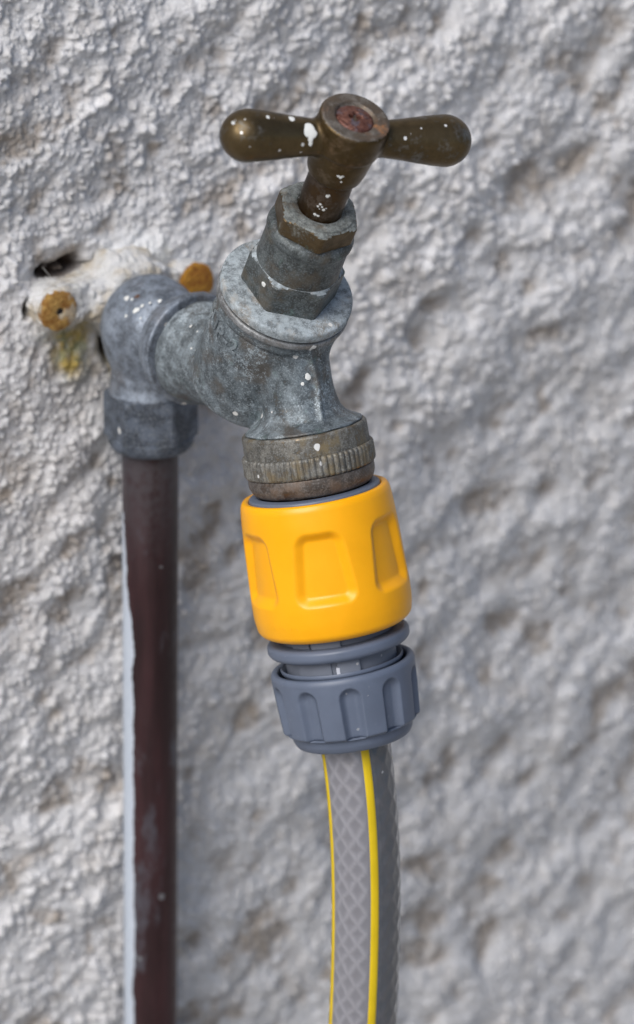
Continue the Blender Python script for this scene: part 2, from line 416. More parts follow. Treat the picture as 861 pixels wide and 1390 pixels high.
def surface_net(fn, lo, hi, step):
    xs = [np.arange(a, b+step, step) for a, b in zip(lo, hi)]
    G = np.stack(np.meshgrid(*xs, indexing='ij'), -1)
    D = fn(G)
    ins = D < 0
    nx, ny, nz = D.shape
    cnt = np.zeros((nx-1, ny-1, nz-1), np.int32); acc = np.zeros((nx-1, ny-1, nz-1, 3))
    quads = []
    corners = [(i, j, k) for i in (0, 1) for j in (0, 1) for k in (0, 1)]
    sl = lambda o: tuple(slice(o[d], o[d]+D.shape[d]-1) for d in range(3))
    for c in corners:
        for d in range(3):
            if c[d]: continue
            e = list(c); e[d] = 1
            a, b = D[sl(c)], D[sl(e)]
            x = (a < 0) != (b < 0)
            t = np.where(x, a/np.where(x, a-b, 1), 0)
            p = np.zeros(x.shape+(3,)); p[...] = c; p[..., d] = t
            acc += np.where(x[..., None], p, 0); cnt += x
    act = cnt > 0
    idx = -np.ones(cnt.shape, np.int64); idx[act] = np.arange(act.sum())
    ijk = np.argwhere(act)
    V = (ijk+acc[act]/cnt[act][:, None])*step+np.array(lo)
    F = []
    for d in range(3):
        e1, e2 = [(1, 2), (2, 0), (0, 1)][d]
        s0 = [slice(1, -1)]*3; s0[d] = slice(0, -1); s1 = list(s0); s1[d] = slice(1, None)
        a, b = ins[tuple(s0)], ins[tuple(s1)]
        off = np.array([1, 1, 1]); off[d] = 0
        for flip, mask in ((False, a & ~b), (True, ~a & b)):
            q = np.argwhere(mask)+off
            if not len(q): continue
            def cell(o1, o2):
                c = q.copy(); c[:, e1] -= o1; c[:, e2] -= o2
                return idx[c[:, 0], c[:, 1], c[:, 2]]
            loop = [cell(1, 1), cell(0, 1), cell(0, 0), cell(1, 0)]
            if flip: loop = loop[::-1]
            F.append(np.stack(loop, -1))
    F = np.concatenate(F); F = F[(F >= 0).all(1)]
    for _ in range(3):                      # pull the vertices onto the surface
        h = step*.3; g = np.stack([(fn(V+np.eye(3)[i]*h)-fn(V-np.eye(3)[i]*h))/(2*h) for i in range(3)], -1)
        dd = fn(V); V = V-g*np.clip(dd/np.maximum((g*g).sum(-1), .2), -step*.5, step*.5)[:, None]
    return V, F

# numpy value noise / cell noise for the wall
def hash2(ix, iy, seed):
    h = (ix.astype(np.int64)*374761393+iy.astype(np.int64)*668265263+seed*974634777) & 0x7fffffff
    h = ((h ^ (h >> 13))*1274126177) & 0x7fffffff
    h = ((h ^ (h >> 16))*461845907) & 0x7fffffff
    return (h ^ (h >> 15) & 0x7fffffff)/0x7fffffff
def vnoise(x, y, seed):
    ix, iy = np.floor(x), np.floor(y); fx, fy = x-ix, y-iy
    fx = fx*fx*fx*(fx*(fx*6-15)+10); fy = fy*fy*fy*(fy*(fy*6-15)+10)
    a, b, c, d = (hash2(ix+i, iy+j, seed) for i, j in ((0, 0), (1, 0), (0, 1), (1, 1)))
    return (a*(1-fx)+b*fx)*(1-fy)+(c*(1-fx)+d*fx)*fy-.5
def fbm(x, y, seed, oct=4, g=.5):
    o = 0; a = 1.
    for i in range(oct):
        o = o+a*vnoise(x*2**i+i*17.3, y*2**i-i*9.1, seed+i); a *= g
    return o
def pebbles(x, y, seed, lo=.35, hi=.75):
    """rounded lumps of uneven size and height"""
    ix, iy = np.floor(x), np.floor(y); best = np.zeros_like(x)
    for i in (-1, 0, 1):
        for j in (-1, 0, 1):
            cx, cy = ix+i, iy+j
            px = cx+.15+.7*hash2(cx, cy, seed); py = cy+.15+.7*hash2(cx, cy, seed+1)
            rr = lo+(hi-lo)*hash2(cx, cy, seed+2)**1.5; hh = .45+.55*hash2(cx, cy, seed+3)
            q = 1-((x-px)**2+(y-py)**2)/rr**2
            best = np.maximum(best, hh*np.sqrt(np.maximum(q, 0)))
    return best

# ------------------------------------------------------------------ wall and ground
def axis_pts(lo, hi, step, far_lo, far_hi):
    core = np.arange(lo, hi, step)
    def out(a, b):
        n = 46; t = np.linspace(0, 1, n+1)[1:]
        return a+(b-a)*(t**3.2*.93+t*.07)
    return np.concatenate([out(lo, far_lo)[::-1], core, out(core[-1], far_hi)])
GZ = -.62
wx = axis_pts(-.085, .235, .0005, -1.6, 2.0)
wz = axis_pts(-.335, .125, .0005, GZ-.03, 1.6)
WX, WZ = np.meshgrid(wx, wz)
x, z = WX*1000, WZ*1000
wxx = x+1.5*fbm(x/7, z/7, 41, 2); wzz = z+1.5*fbm(x/7, z/7, 51, 2)
ca, sa_ = math.cos(R(34)), math.sin(R(34))
ud, vd = wxx*ca+wzz*sa_, -wxx*sa_+wzz*ca            # trowel direction: up to the right
und = fbm(ud/46, vd/32, 1, 2, .5)
ridge = fbm(ud/19, vd/12.5, 11, 2, .5)
def fbr(u_, v_, seed, oct, g):                      # octaves turned against each other, so no lattice shows
    o = 0; a = 1.
    for i in range(oct):
        c_, s_ = math.cos(.7+1.9*i), math.sin(.7+1.9*i)
        k = 1.93**i
        o = o+a*vnoise((u_*c_-v_*s_)*k+i*31.7, (u_*s_+v_*c_)*k-i*12.3, seed+i*7); a *= g
    return o
def grains(u_, v_, seed, keep, lo, hi):
    """separate round grains bedded in the coat, missing here and there"""
    ix, iy = np.floor(u_), np.floor(v_); best = np.zeros_like(u_)
    for i in (-1, 0, 1):
        for j in (-1, 0, 1):
            cx, cy = ix+i, iy+j
            px = cx+.1+.8*hash2(cx, cy, seed); py = cy+.1+.8*hash2(cx, cy, seed+1)
            rr = lo+(hi-lo)*hash2(cx, cy, seed+2)**2; on = hash2(cx, cy, seed+3) < keep
            q = 1-((u_-px)**2+(v_-py)**2)/rr**2
            best = np.maximum(best, on*rr*np.maximum(q, 0)**1.05)
    return best
area = np.clip(.5+1.7*fbm(x/24, z/24, 61, 2), 0, 1)
rough_ = fbr(ud/9.5, vd/7.5, 15, 4, .5)
H = (4.2*und+3.4*ridge+2.35*rough_
     +2.9*grains(wxx/3.3, wzz/3.3, 21, .55, .3, .62)*(.4+.6*area)+1.9*grains(wxx/1.9+7, wzz/1.9+3, 31, .55, .3, .6)+1.15*grains(x/1.1, z/1.1, 35, .6, .25, .55)+.35*fbr(x/.9, z/.9, 45, 2, .5))
H -= np.median(H)
def blob(cx, cz, rx, rz, rot=0., pw=1.):
    c_, s_ = math.cos(R(rot)), math.sin(R(rot))
    a, b = (wxx-cx)*c_+(wzz-cz)*s_, -(wxx-cx)*s_+(wzz-cz)*c_
    return np.exp(-((a/rx)**2+(b/rz)**2)**pw)
hole = blob(-15, 12.7, 8.6, 3.0, 12, 1.3)*np.clip(1.0+1.2*fbm(x/3, z/3, 85, 3), 0, 1.3)+.9*blob(-27.6, 4.0, 1.5, 2.2, 0, 2)+.8*blob(-2.5, -8.5, 2.6, 5.5, 10, 1.6)+.6*blob(21, -19, 1.3, 1.3, 0, 2)
near = np.exp(-(((x-2)/34)**2+((z-4)/22)**2)**2)
H = H*(1-.45*near)-11*np.clip(hole, 0, 1)
H += 1.6*blob(3, 12, 15, 9, 8, 2)
brown_tint = np.clip(1.3*np.clip(hole, 0, 1)+.72*np.clip(-.5-ridge*1.7-rough_*2.6+1.3*fbm(x/7, z/7, 91, 4), 0, 1)
                +.8*blob(21, -22, 9, 12, 0, 1)*np.clip(.5+1.8*fbm(x/5, z/5, 95, 3), 0, 1), 0, 1)  # brown follows the creases, the holes and the wall beside the nut
stain = np.clip(1.3*blob(-9, -9, 13, 8, -20, 1.2)*np.clip(.7+1.6*fbm(x/5, z/9, 97, 3), 0, 1)+.9*blob(-16, -9, 3.2, 6, 0, 1.2)
                +.8*blob(9, 14, 6, 3, 10, 1.5)*np.clip(.4+2*fbm(x/4, z/4, 99, 2), 0, 1), 0, 1)
hole_dark = np.clip(1.5*np.clip(hole, 0, 1)-.1, 0, 1)  # holes coloured a dark soil brown
fresh = np.clip(1.1*blob(2, 15, 13, 5.5, 10, 1.4)+.7*blob(25, 9, 9, 5, 0, 1.4), 0, .9)
V = np.stack([WX, -H/1000, WZ], -1).reshape(-1, 3)
F = grid_faces(len(wz), len(wx), False)
wall = obj('wall', V, F, M['wall'], attrs=dict(brown_tint=brown_tint.ravel(), stain=stain.ravel(), fresh=fresh.ravel(), hole_dark=hole_dark.ravel()))
wall['label'] = 'rough white roughcast wall filling the background behind the tap'
wall['category'] = 'wall'

gx = np.array([-60, -6, -1.6, 2., 6, 60.]); gy = np.array([-120., -12, -3, -1, .05])
GX, GY = np.meshgrid(gx, gy)
g = obj('ground', np.stack([GX, GY, GX*0+GZ], -1).reshape(-1, 3), grid_faces(len(gy), len(gx), False), M['ground'], smooth=False)
g['kind'] = 'structure'

# ------------------------------------------------------------------ elbow on its wall plate
elbow = thing('pipe_elbow', 'grey brass wall elbow with compression nut, screwed to the wall above the copper pipe', 'pipe elbow', (0, -.016, 0))
def f_elbow(Pm):                       # mm, origin on the pipe axis; outlet runs towards -Y
    d = sd_cone(Pm, (0, 5.0, 0), (0, -14.5, 0), 12.3, 12.2, 5.5)
    sp = (np.linalg.norm((Pm-np.array([0, 1.0, .3]))/np.array([12.6, 10.5, 12.6]), axis=-1)-1)*10.5
    d = smin(d, sp, 3)
    d = smin(d, sd_cone(Pm, (0, 0, 0), (0, 0, -13.5), 10.4, 9.9, .4), 5)
    d = smin(d, sd_cone(Pm, (0, 0, -13), (0, 0, -18.5), 10.0, 11.4, .6), 2)
    col = sd_cone(Pm, (0, -15, 0), (0, -20.5, 0), 12.2, 14.2, .4)
    col = np.minimum(col, sd_cone(Pm, (0, -20.3, 0), (0, -23.6, 0), 14.6, 14.7, .6))
    d = smin(d, col, 1.2)
    return d+.10*np.sin(Pm[..., 0]*.9+Pm[..., 2]*.5)*np.sin(Pm[..., 1]*.7-Pm[..., 2]*.6)
V, F = surface_net(f_elbow, (-17, -26, -20), (17, 16, 17), .5)
obj('fitting_body', V/1000, F, M['elbow'], elbow)
zf = Frame((0, 0, 0), (0, 0, 1), front=-f)
hexprism('compression_nut', zf, 12.7, -30.2, -17.4, M['nut'], elbow, az0=R(32), ch0=0, ch1=1)
nut_collar = lathe('nut_collar', zf, [(11.0, -30.0), (11.5, -30.2), (11.4, -32.2), (10.2, -33.9), (7.7, -34.1)], M['nut'], elbow, rad=.6)

def f_plate(Pm):                       # painted plate with two ears, behind the elbow body (origin as the elbow)
    q = Pm.copy(); n = .9*fbr(Pm[..., 0]/5, Pm[..., 2]/5, 5, 4, .6)+.9*fbr(Pm[..., 1]/4.5+3, Pm[..., 0]/5, 8, 4, .6)+.9*fbr(Pm[..., 2]/4.5, Pm[..., 1]/4.5, 9, 4, .6)-.9*grains(Pm[..., 0]/2.2, Pm[..., 2]/2.2, 77, .5, .3, .6)
    def ear(cx, cz, rr): return sd_cone(q, (cx, 20, cz), (cx, 9.6, cz), rr+.6, rr, 1.2)
    def bar(ax, az_, bx, bz, rr, y0):
        A = np.array([ax, az_]); B = np.array([bx, bz]); p2 = q[..., [0, 2]]
        t = np.clip(((p2-A)@(B-A))/((B-A)@(B-A)), 0, 1)
        d2 = np.linalg.norm(p2-(A+t[..., None]*(B-A)), axis=-1)-rr
        dy = np.abs(q[..., 1]-(y0+20)/2)-(20-y0)/2
        return smax(d2, dy, 2.5)
    d = smin(ear(-21.4, 4.9, 5.3), ear(19.8, 5.8, 5.3), .1)
    d = smin(d, bar(-21.4, 5.6, 0, 7, 4.4, 10), 2.5)
    d = smin(d, bar(19.8, 6, 0, 6, 4.2, 10), 2.5)
    c = sd_cone(q, (1.5, 20, 4.5), (1.0, 7.5, 3.2), 14.2, 10.0, 2)
    return smin(d, c, 4)+n
V, F = surface_net(f_plate, (-29, 3, -14), (30, 20, 21), .42)
obj('mounting_plate', V/1000, F, M['paint'], elbow)

def rough_screw(cx, cz, rr, mat, label, socket, cy=9.3):
    fr = Frame((cx/1000, cy/1000, cz/1000), (0, -1, 0), front=(0, 0, 1))
    def fn(r_, a, l): return r_*(1+.012*np.sin(a*2+cx)+.012*np.sin(a*9+1)+.012*np.sin(a*17+cx*2))+.12*np.sin(a*5+l*3+r_*2)*(r_ > 1)
    rim = [(rr*.98, -1.5), (rr*1.0, .2), (rr*.94, .9), (rr*.6, 1.25)]
    if socket: rim += [(rr*.24, 1.2), (rr*.17, .7), (0.001, .2)]
    else: rim += [(rr*.2, 1.4), (0.001, 1.4)]
    o = lathe('screw', fr, dense(rim, .4, .4), mat, elbow, n=64, rad=.1, fn=fn, cap=False)
    o['label'] = label
    if socket: lathe('screw_socket', fr, [(rr*.22, .75), (rr*.15, .8), (0.001, .8)], M['socket'], o, n=20, cap=False)  # near-black disc closes the socket
    return o
rough_screw(-22.0, 4.9, 5.3, M['rust'], 'rust and white paint crusted screw in the left ear', True)
rough_screw(19.8, 6.0, 5.1, M['rust2'], 'bright orange rusted screw in the right ear', False)

# ------------------------------------------------------------------ copper pipe
pipe = thing('copper_pipe', 'dark brown copper water pipe running straight down the wall from the elbow', 'pipe', (0, -.016, 0))
pipe.rotation_euler = (0, R(.42), 0)
n = 48; zz = np.concatenate([np.linspace(-.030, -.32, 60), np.linspace(-.34, GZ+.0, 14)])
az = np.linspace(0, 2*math.pi, n, endpoint=False)
ZZ, AA = np.meshgrid(zz, az, indexing='ij')
V = np.stack([.0075*np.cos(AA), .0075*np.sin(AA), ZZ], -1).reshape(-1, 3)
obj('pipe_tube', V, grid_faces(len(zz), n), M['copper'], pipe)
fix_normals(pipe.children[0])

# ------------------------------------------------------------------ the tap
P0 = np.array([0, -.0659, 0])
AX = np.array([0, -math.sin(R(30.177)), math.cos(R(30.177))])
sS, sW = R(14.0145), R(2.5287)
SA = np.array([math.sin(sW), -math.sin(sS)*math.cos(sW), -math.cos(sS)*math.cos(sW)])
O0 = AX*.0288                                              # spout origin, tap local
tap = thing('garden_tap', 'weathered grey brass garden tap with a dark bronze T handle', 'tap', tuple(P0))
mm = lambda v: np.array(v)*1000
def f_tap(Pm):
    A = AX
    pt = lambda l: tuple(A*l)
    d = sd_cone(Pm, pt(-4.2), pt(25.6), 14.9, 15.5, 3.6)
    d = smin(d, sd_cone(Pm, pt(25.2), pt(28.6), 15.8, 15.8, .3), .5)
    inl = sd_cone(Pm, (0, 24.8, 0), (0, 21.5, 0), 13.5, 13.4, .5)
    inl = smin(inl, sd_cone(Pm, (0, 22, .2), (0, 2, 1.9), 13.2, 10.2, .3), 1.0)
    d = smin(d, inl, 1.1)
    o = mm(O0); q = Pm-o; t = q@SA; rv = q-t[..., None]*SA; rad = np.linalg.norm(rv, axis=-1)
    prof = np.interp(t, [0, 12, 20, 25, 27.5, 29.3, 30.4, 31.2, 33], [9.0, 8.9, 8.7, 9.0, 9.7, 11.0, 12.6, 14.4, 14.8])
    sp = (rad-prof)/np.where(t > 27, 1.35, 1.05)
    sp = smax(sp, np.maximum(-t, t-31.8), .5)
    # casting seam down the outward side
    ridge_ = .75*np.exp(-(Pm[..., 0]-1.0*np.sin(Pm[..., 2]*.25)-.3)**2/.55)*(rv[..., 1] < 0)*np.clip((t-8)/5, 0, 1)*np.clip((31-t)/3, 0, 1)
    sp = sp-ridge_
    d = smin(d, sp, 1.3)
    return d+.10*np.sin(Pm[..., 0]*.7+Pm[..., 2]*.9)*np.sin(Pm[..., 1]*.8-Pm[..., 2]*.4)
V, F = surface_net(f_tap, (-18, -38, -23), (18, 27, 36), .5)
tb = obj('tap_body', V/1000, F, [M['body'], M['inlet']], tap)
fc = V[F].mean(1); tt_ = (fc-mm(O0))@SA                       # chalkier skin on the inlet shank and the flare of the spout
barrel = np.linalg.norm(fc-(fc@AX)[:, None]*AX, axis=1)
nz_ = fbr(fc[:, 0]/5+fc[:, 1]/7, fc[:, 2]/5, 3, 4, .6)
mi = ((barrel > 16.2) & (fc[:, 1] > 0) | ((tt_+5*nz_ > 25.5) & (fc@AX < 12) & (fc[:, 1] < -5))).astype(np.int32)
tb.data.polygons.foreach_set('material_index', mi)
af = Frame((0, 0, 0), AX, front=-f)
M['rim'] = patina('worn_rim', (.34, .32, .30), (.20, .205, .21), .75, scale=380, dots=(320, .1, .28), dust=(.46, .49, .51), dust_amt=.2, rough=(.34, .5), metal=.8)
lathe('body_rim', af, [(15.0, 27.6), (16.0, 27.7), (16.7, 28.5, .9), (16.5, 29.9, .9), (13, 30.0)], M['rim'], tap, n=128)
bon = lathe('bonnet', af, [(13, 29.4), (15.5, 29.7, .1), (15.6, 30.5, .1), (16.5, 30.7, .3), (16.6, 31.8), (16.4, 33.2, .6), (11.0, 33.6, .5), (10, 33.6)], M['flange'], tap, n=128)
hexprism('bonnet_hexagon', af, 12.15, 33.2, 42.3, M['bonnet'], bon, az0=R(49), ch0=0, ch1=1, cmat=M['flange'])
lathe('bonnet_cylinder', af, [(9, 41), (10.5, 41.4, .9), (10.35, 43), (10.3, 51.0), (10.8, 51.8, .6), (10.7, 53.0, .7), (9.9, 54.2, .8), (8, 54.8)], M['bonnet'], bon, n=96, rad=.7)
gl = hexprism('gland_nut', af, 10.5, 54.6, 59.9, M['gland'], tap, az0=R(23), ch0=0, ch1=1, cmat=M['seat'])
lathe('gland_face', af, [(8.6, 59.75), (8.5, 60.25), (6.6, 60.35, .3), (5.5, 60.1), (5.4, 58.0)], M['seat'], gl, n=72, rad=.3, cap=False)
sp_ = lathe('spindle', af, [(5.3, 56), (5.35, 61), (5.6, 64), (5.5, 70), (5.3, 74)], M['spindle'], tap, n=64, rad=1.)

# T handle: hub and two club shaped arms
E2 = np.cross(np.array([1., 0, 0]), AX); E2 = -E2 if E2[1] < 0 else E2
ph = R(-12.9)
HD = np.array([1., 0, 0])*math.cos(ph)+E2*math.sin(ph)
HC = AX*82.3
def f_handle(Pm):
    d = None
    q = Pm-HC; t = q@HD; rv = q-t[..., None]*HD; rad = np.linalg.norm(rv, axis=-1)
    at_ = np.abs(t)
    prof = np.interp(at_, [0, 6, 9, 13, 18, 22, 25.5], [4.4, 4.3, 4.35, 4.75, 5.45, 5.95, 6.15])
    shaft = np.maximum((rad-prof)*.97, at_-25.5)
    ball = (np.sqrt(((at_-24.6)/6.5)**2+(rad/6.15)**2)-1)*6.15
    arm = np.minimum(shaft, ball)
    t2 = Pm@AX; r2 = np.linalg.norm(Pm-t2[..., None]*AX, axis=-1)
    hp = np.interp(t2, [71, 72.2, 74, 78, 80.4, 81.0, 84, 88.9], [6.2, 6.7, 7.1, 7.55, 7.75, 8.25, 8.45, 8.4])
    hub = smax((r2-hp)*.97, np.maximum(71.4-t2, t2-88.9), .9)
    dish = sd_cone(Pm, tuple(AX*88.2), tuple(AX*91), 4.75, 5.2, .1)
    d = smin(arm, hub, 1.3)
    return smax(d, -dish, .35)
hl = np.concatenate([[HC-HD*34, HC+HD*34, AX*70, AX*91]]); lo = hl.min(0)-9; hi = hl.max(0)+9
V, F = surface_net(f_handle, lo, hi, .45)
t2 = V@AX; fc_t = t2[F].mean(1); rr_ = np.linalg.norm(V-t2[:, None]*AX, axis=1)[F].mean(1)
handle = obj('handle', V/1000, F, [M['handle'], M['hub'], M['hubtop']], tap)
mi = np.zeros(len(F), np.int32); mi[rr_ < 9.0] = 1; mi[(fc_t > 88.0) & (rr_ < 8.1)] = 2
handle.data.polygons.foreach_set('material_index', mi)

# cross head screw sunk in the hub
def screw_head():
    nr, na = 34, 120
    rr = np.linspace(.02, 4.5, nr); a = np.linspace(0, 2*math.pi, na, endpoint=False)
    RR, AA = np.meshgrid(rr, a, indexing='ij')
    zz = .75*(1-(RR/4.5)**2)-.25*np.clip((RR-4.1)/.4, 0, 1)
    xx, yy = RR*np.cos(AA-.35), RR*np.sin(AA-.35)
    w_ = lambda q, e: 1/(1+np.exp((np.abs(q)-e)*9))
    cross = np.maximum(w_(xx, .38)*w_(yy, 1.35), w_(yy, .38)*w_(xx, 1.35))
    zz = zz-1.9*cross+.06*np.sin(xx*5)*np.sin(yy*4.3)
    v = af.pt(RR, AA, 88.5+zz).reshape(-1, 3)
    v = np.concatenate([v, af.pt(np.full(na, 4.5), a, np.full(na, 87.4)).reshape(-1, 3)])
    fa = np.concatenate([grid_faces(nr, na), np.stack([(nr-1)*na+np.arange(na), (nr-1)*na+(np.arange(na)+1) % na, nr*na+(np.arange(na)+1) % na, nr*na+np.arange(na)], -1)])
    o = obj('handle_screw', v, fa, M['screw'], handle); fix_normals(o)
screw_head()

# raised casting letters under the rim of the barrel
def raised_text(txt, size, az_start, l_base, rad, parent, mat, fr, depth=.75):
    cu = bpy.data.curves.new('lettering_curve', 'FONT'); cu.body = txt; cu.size = size; cu.extrude = depth/2; cu.offset = .06; cu.bevel_depth = .10
    cu.space_character = 1.1
    ob = bpy.data.objects.new('lettering_tmp', cu); C.objects.link(ob)
    dg = bpy.context.evaluated_depsgraph_get()
    me = bpy.data.meshes.new_from_object(ob.evaluated_get(dg))
    co = np.zeros(len(me.vertices)*3); me.vertices.foreach_get('co', co); co = co.reshape(-1, 3)
    fa = [tuple(p.vertices) for p in me.polygons]
    bpy.data.objects.remove(ob); bpy.data.curves.remove(cu); bpy.data.meshes.remove(me)
    v = fr.pt(rad+co[:, 2]+depth*.2, az_start+co[:, 0]/rad, l_base+co[:, 1])
    return obj('raised_lettering', v, fa, mat, parent, smooth=False)
TXT_AZ, TXT_L = R(-78), 19.0
raised_text('BUP-2', 5.6, TXT_AZ, TXT_L, 15.25, tap, M['inlet'], af, depth=.55)

# ------------------------------------------------------------------ paint splashes and flecks on the metal
def splat(name, parent, fr_surface, pos, nrm, shape, mat, h=.13, seed=0):
    """a thin irregular drop of dried paint lying on a surface; shape = list of (u, v, radius) in mm"""
    nrm = Vector(nrm).normalized(); upv = Vector((0, 0, 1)); uu = upv.cross(nrm).normalized(); vv = nrm.cross(uu)
    bm = bmesh.new()
    rnd = random.Random(seed)
    for (a, b, q) in shape:
        m_ = bmesh.ops.create_icosphere(bm, subdivisions=3, radius=1)['verts']
        for v in m_:
            k = 1+.16*mnoise.noise(Vector((v.co.x*1.7+a, v.co.y*1.7+b, seed)))
            u_, v_, n_ = a+v.co.x*q*k, b+v.co.y*q*k, v.co.z*h*min(1, q)
            off = fr_surface(u_, v_)
            v.co = Vector(pos)+(uu*u_+vv*v_+nrm*(n_+off))/1000
    me = bpy.data.meshes.new(name); bm.to_mesh(me); bm.free()
    me.polygons.foreach_set('use_smooth', np.ones(len(me.polygons), dtype=bool))
    me.materials.append(mat)
    o = bpy.data.objects.new(name, me); C.objects.link(o); o.parent = parent
    return o
def on_arm(t, ang, shape, mat, name='paint_splash', seed=0, parent=None):
    """t mm along the handle bar, ang degrees round it from the outward side of the camera up"""
    a0 = -f-HD*(-f@HD); a0 /= np.linalg.norm(a0); b0 = np.cross(HD, a0); b0 = b0 if b0[2] > 0 else -b0
    nr = a0*math.cos(R(ang))+b0*math.sin(R(ang))
    rd = float(np.interp(abs(t), [0, 6, 9, 13, 18, 22, 25.5], [4.4, 4.3, 4.35, 4.75, 5.45, 5.95, 6.15]))
    pos = (HC+HD*t+nr*rd)/1000
    return splat(name, parent or handle, lambda u_, v_: -v_*v_/(2*rd), pos, nr, shape, mat, seed=seed)
def on_axis(fr, rad, az, l, shape, mat, name='paint_splash', seed=0, parent=None):
    pos = fr.pt(rad, az, l); nr = pos-fr.pt(0, 0, l)
    return splat(name, parent, lambda u_, v_: -u_*u_/(2*rad), tuple(pos), tuple(nr), shape, mat, seed=seed)
on_arm(-11.6, 14, [(0, 0, 1.75), (.9, -.9, 1.1), (.25, -2.2, .62), (.2, -3.0, .5)], M['splash'], seed=1)
on_arm(-15.3, 47, [(0, 0, .9), (-.5, .3, .5)], M['splash'], seed=2)
on_arm(-21.5, 40, [(0, 0, .5)], M['splash'], seed=3)
on_arm(-30.0, 20, [(-.4, 0, .45)], M['splash'], seed=4)
on_axis(af, 8.3, R(-38), 81.6, [(0, 0, 1.1), (.9, -.7, .9), (-.6, .9, .8)], M['lichen'], name='lichen_patch', seed=5, parent=handle)
on_axis(af, 7.42, R(17), 76.9, [(-.55, .1, .35), (0, -.35, .4), (.5, .1, .42), (.15, -1.7, .25)], M['splash'], seed=6, parent=handle)
on_axis(af, 5.56, R(10), 68.5, [(0, 0, .45), (.4, .2, .3)], M['splash'], seed=8, parent=sp_)
on_axis(af, 5.56, R(8), 64.6, [(-.9, .4, .32), (-.3, 1.1, .32), (.1, .3, .3), (.4, -.5, .38), (1.0, 0, .28), (-.6, -.3, .25)], M['splash'], seed=9, parent=sp_)
on_axis(af, 5.42, R(-2), 62.0, [(0, 0, .45), (.7, -.4, .35)], M['splash'], seed=10, parent=sp_)
on_axis(af, 10.9, R(-22), 39.6, [(-1.2, .2, .7), (.2, 0, .6), (1.6, .1, .5), (3.0, .1, .4)], M['splash'], seed=11, parent=bon)
sf = Frame(O0, SA, front=-f)
on_axis(sf, 8.75, R(20), 18.6, [(0, 0, .8), (-.2, .6, .6)], M['splash'], seed=12, parent=tap)
on_axis(sf, 8.75, R(9), 20.0, [(0, 0, .45)], M['splash'], seed=13, parent=tap)
# drops on top of the elbow: (distance towards -Y, angle from the top towards the camera side)
yf = Frame((0, 0, 0), (0, -1, 0), front=(0, 0, 1))
for i, (l, a, q, sh) in enumerate(((3.2, 48, .8, ((0, 0), (.8, .9), (1.5, 1.6), (-.7, -.5))), (8.7, 50, .8, ((0, 0), (.7, .5))), (9.9, 41, .55, ((0, 0),)), (1.2, 60, .5, ((0, 0),)),
                                   (6.3, 61, .45, ((0, 0),)), (13.6, 24, .6, ((0, 0), (.5, -.3))), (11.6, 33, .4, ((0, 0),)), (0.2, 36, .5, ((0, 0), (-.4, .5))), (3.6, 74, .45, ((0, 0),)), (12.6, 55, .35, ((0, 0),)))):
    on_axis(yf, 12.35+.2*(l < 6), R(a), l, [(u_, v_, q*(1-.22*k)) for k, (u_, v_) in enumerate(sh)], M['splash'], seed=20+i, parent=elbow)
on_axis(yf, 12.5, R(34), 4.8, [(0, 0, .9), (.9, .1, .6), (-.7, .3, .4)], M['fleck'], name='dirt_fleck', seed=40, parent=elbow)

# ------------------------------------------------------------------ brass adaptor on the spout
O_w = P0+O0
ad_ = thing('hose_adaptor', 'knurled brass threaded adaptor screwed on the tap outlet above the yellow connector', 'hose adaptor', tuple(O_w))
hf = Frame((0, 0, 0), SA, front=-f)
lathe('upper_band', hf, [(13.5, 31.9), (15.0, 31.7, .3), (15.45, 32.3), (15.5, 37.0, .2), (15.2, 37.4)], M['adaptor'], ad_, n=128, rad=.3, wob=.03)
NK = 66
def knurl(r_, a, l): return np.where(r_ > 15.8, r_-.42*(.5+.5*np.cos(a*NK))**2.5, r_)
lathe('knurled_ring', hf, [(15.0, 36.9), (16.0, 37.1, .2), (16.3, 37.6, .3), (16.3, 39.5), (16.3, 41.6, .3), (15.9, 42.1, .2), (14.5, 42.2)], M['adaptor'], ad_, n=NK*8, rad=.3, fn=knurl)
lathe('tail_ring', hf, [(14.4, 42.0), (15.6, 42.3, .3), (15.7, 44.6, 1.2), (14.7, 46.6, 1.0), (13.5, 47.2)], M['tail'], ad_, n=96, rad=.5)

# ------------------------------------------------------------------ hose connector
hc = thing('hose_connector', 'yellow and grey plastic click hose connector between the brass adaptor and the hose', 'hose connector', tuple(O_w))
def sst(x_, lo_, hi_):
    t = np.clip((x_-lo_)/(hi_-lo_), 0, 1); return t*t*(3-2*t)
YA0 = R(-3)
def panels(r_, a, l):
    q = (a-YA0+math.pi/6) % (math.pi/3)-math.pi/6
    lt, lb = 54.6, 72.8
    half = np.interp(l, [lt, lb], [R(18), R(24)])*19.2
    xq = np.abs(q)*19.2; cy = (lt+lb)/2
    rc = 3.4
    dx = xq-half+rc; dy = np.abs(l-cy)-(lb-lt)/2+rc
    d = np.minimum(np.maximum(dx, dy), 0)+np.hypot(np.maximum(dx, 0), np.maximum(dy, 0))-rc
    m = 1-sst(d, -2.5, 0.3)
    # flat floor: a chord cut, deepest at the lower end
    floor = (17.35+(l-lt)*.030)/np.cos(np.clip(q, -.5, .5)*.55)
    return np.where(r_ > 17.0, r_+(np.minimum(floor, r_)-r_)*m, r_)
yel = lathe('outer_sleeve', hf, dense([(16.3, 49.2), (16.5, 48.0, .6), (17.9, 47.9, 1.0), (18.55, 49.2, 1.2), (18.9, 52.5, 2.), (19.3, 60), (19.75, 74), (19.7, 77.5, 2.0), (19.1, 81.0, 1.6), (17.2, 82.3, 1.0), (14.6, 82.2)]),
            M['yellow'], hc, n=540, rad=.5, fn=panels, cap=False)
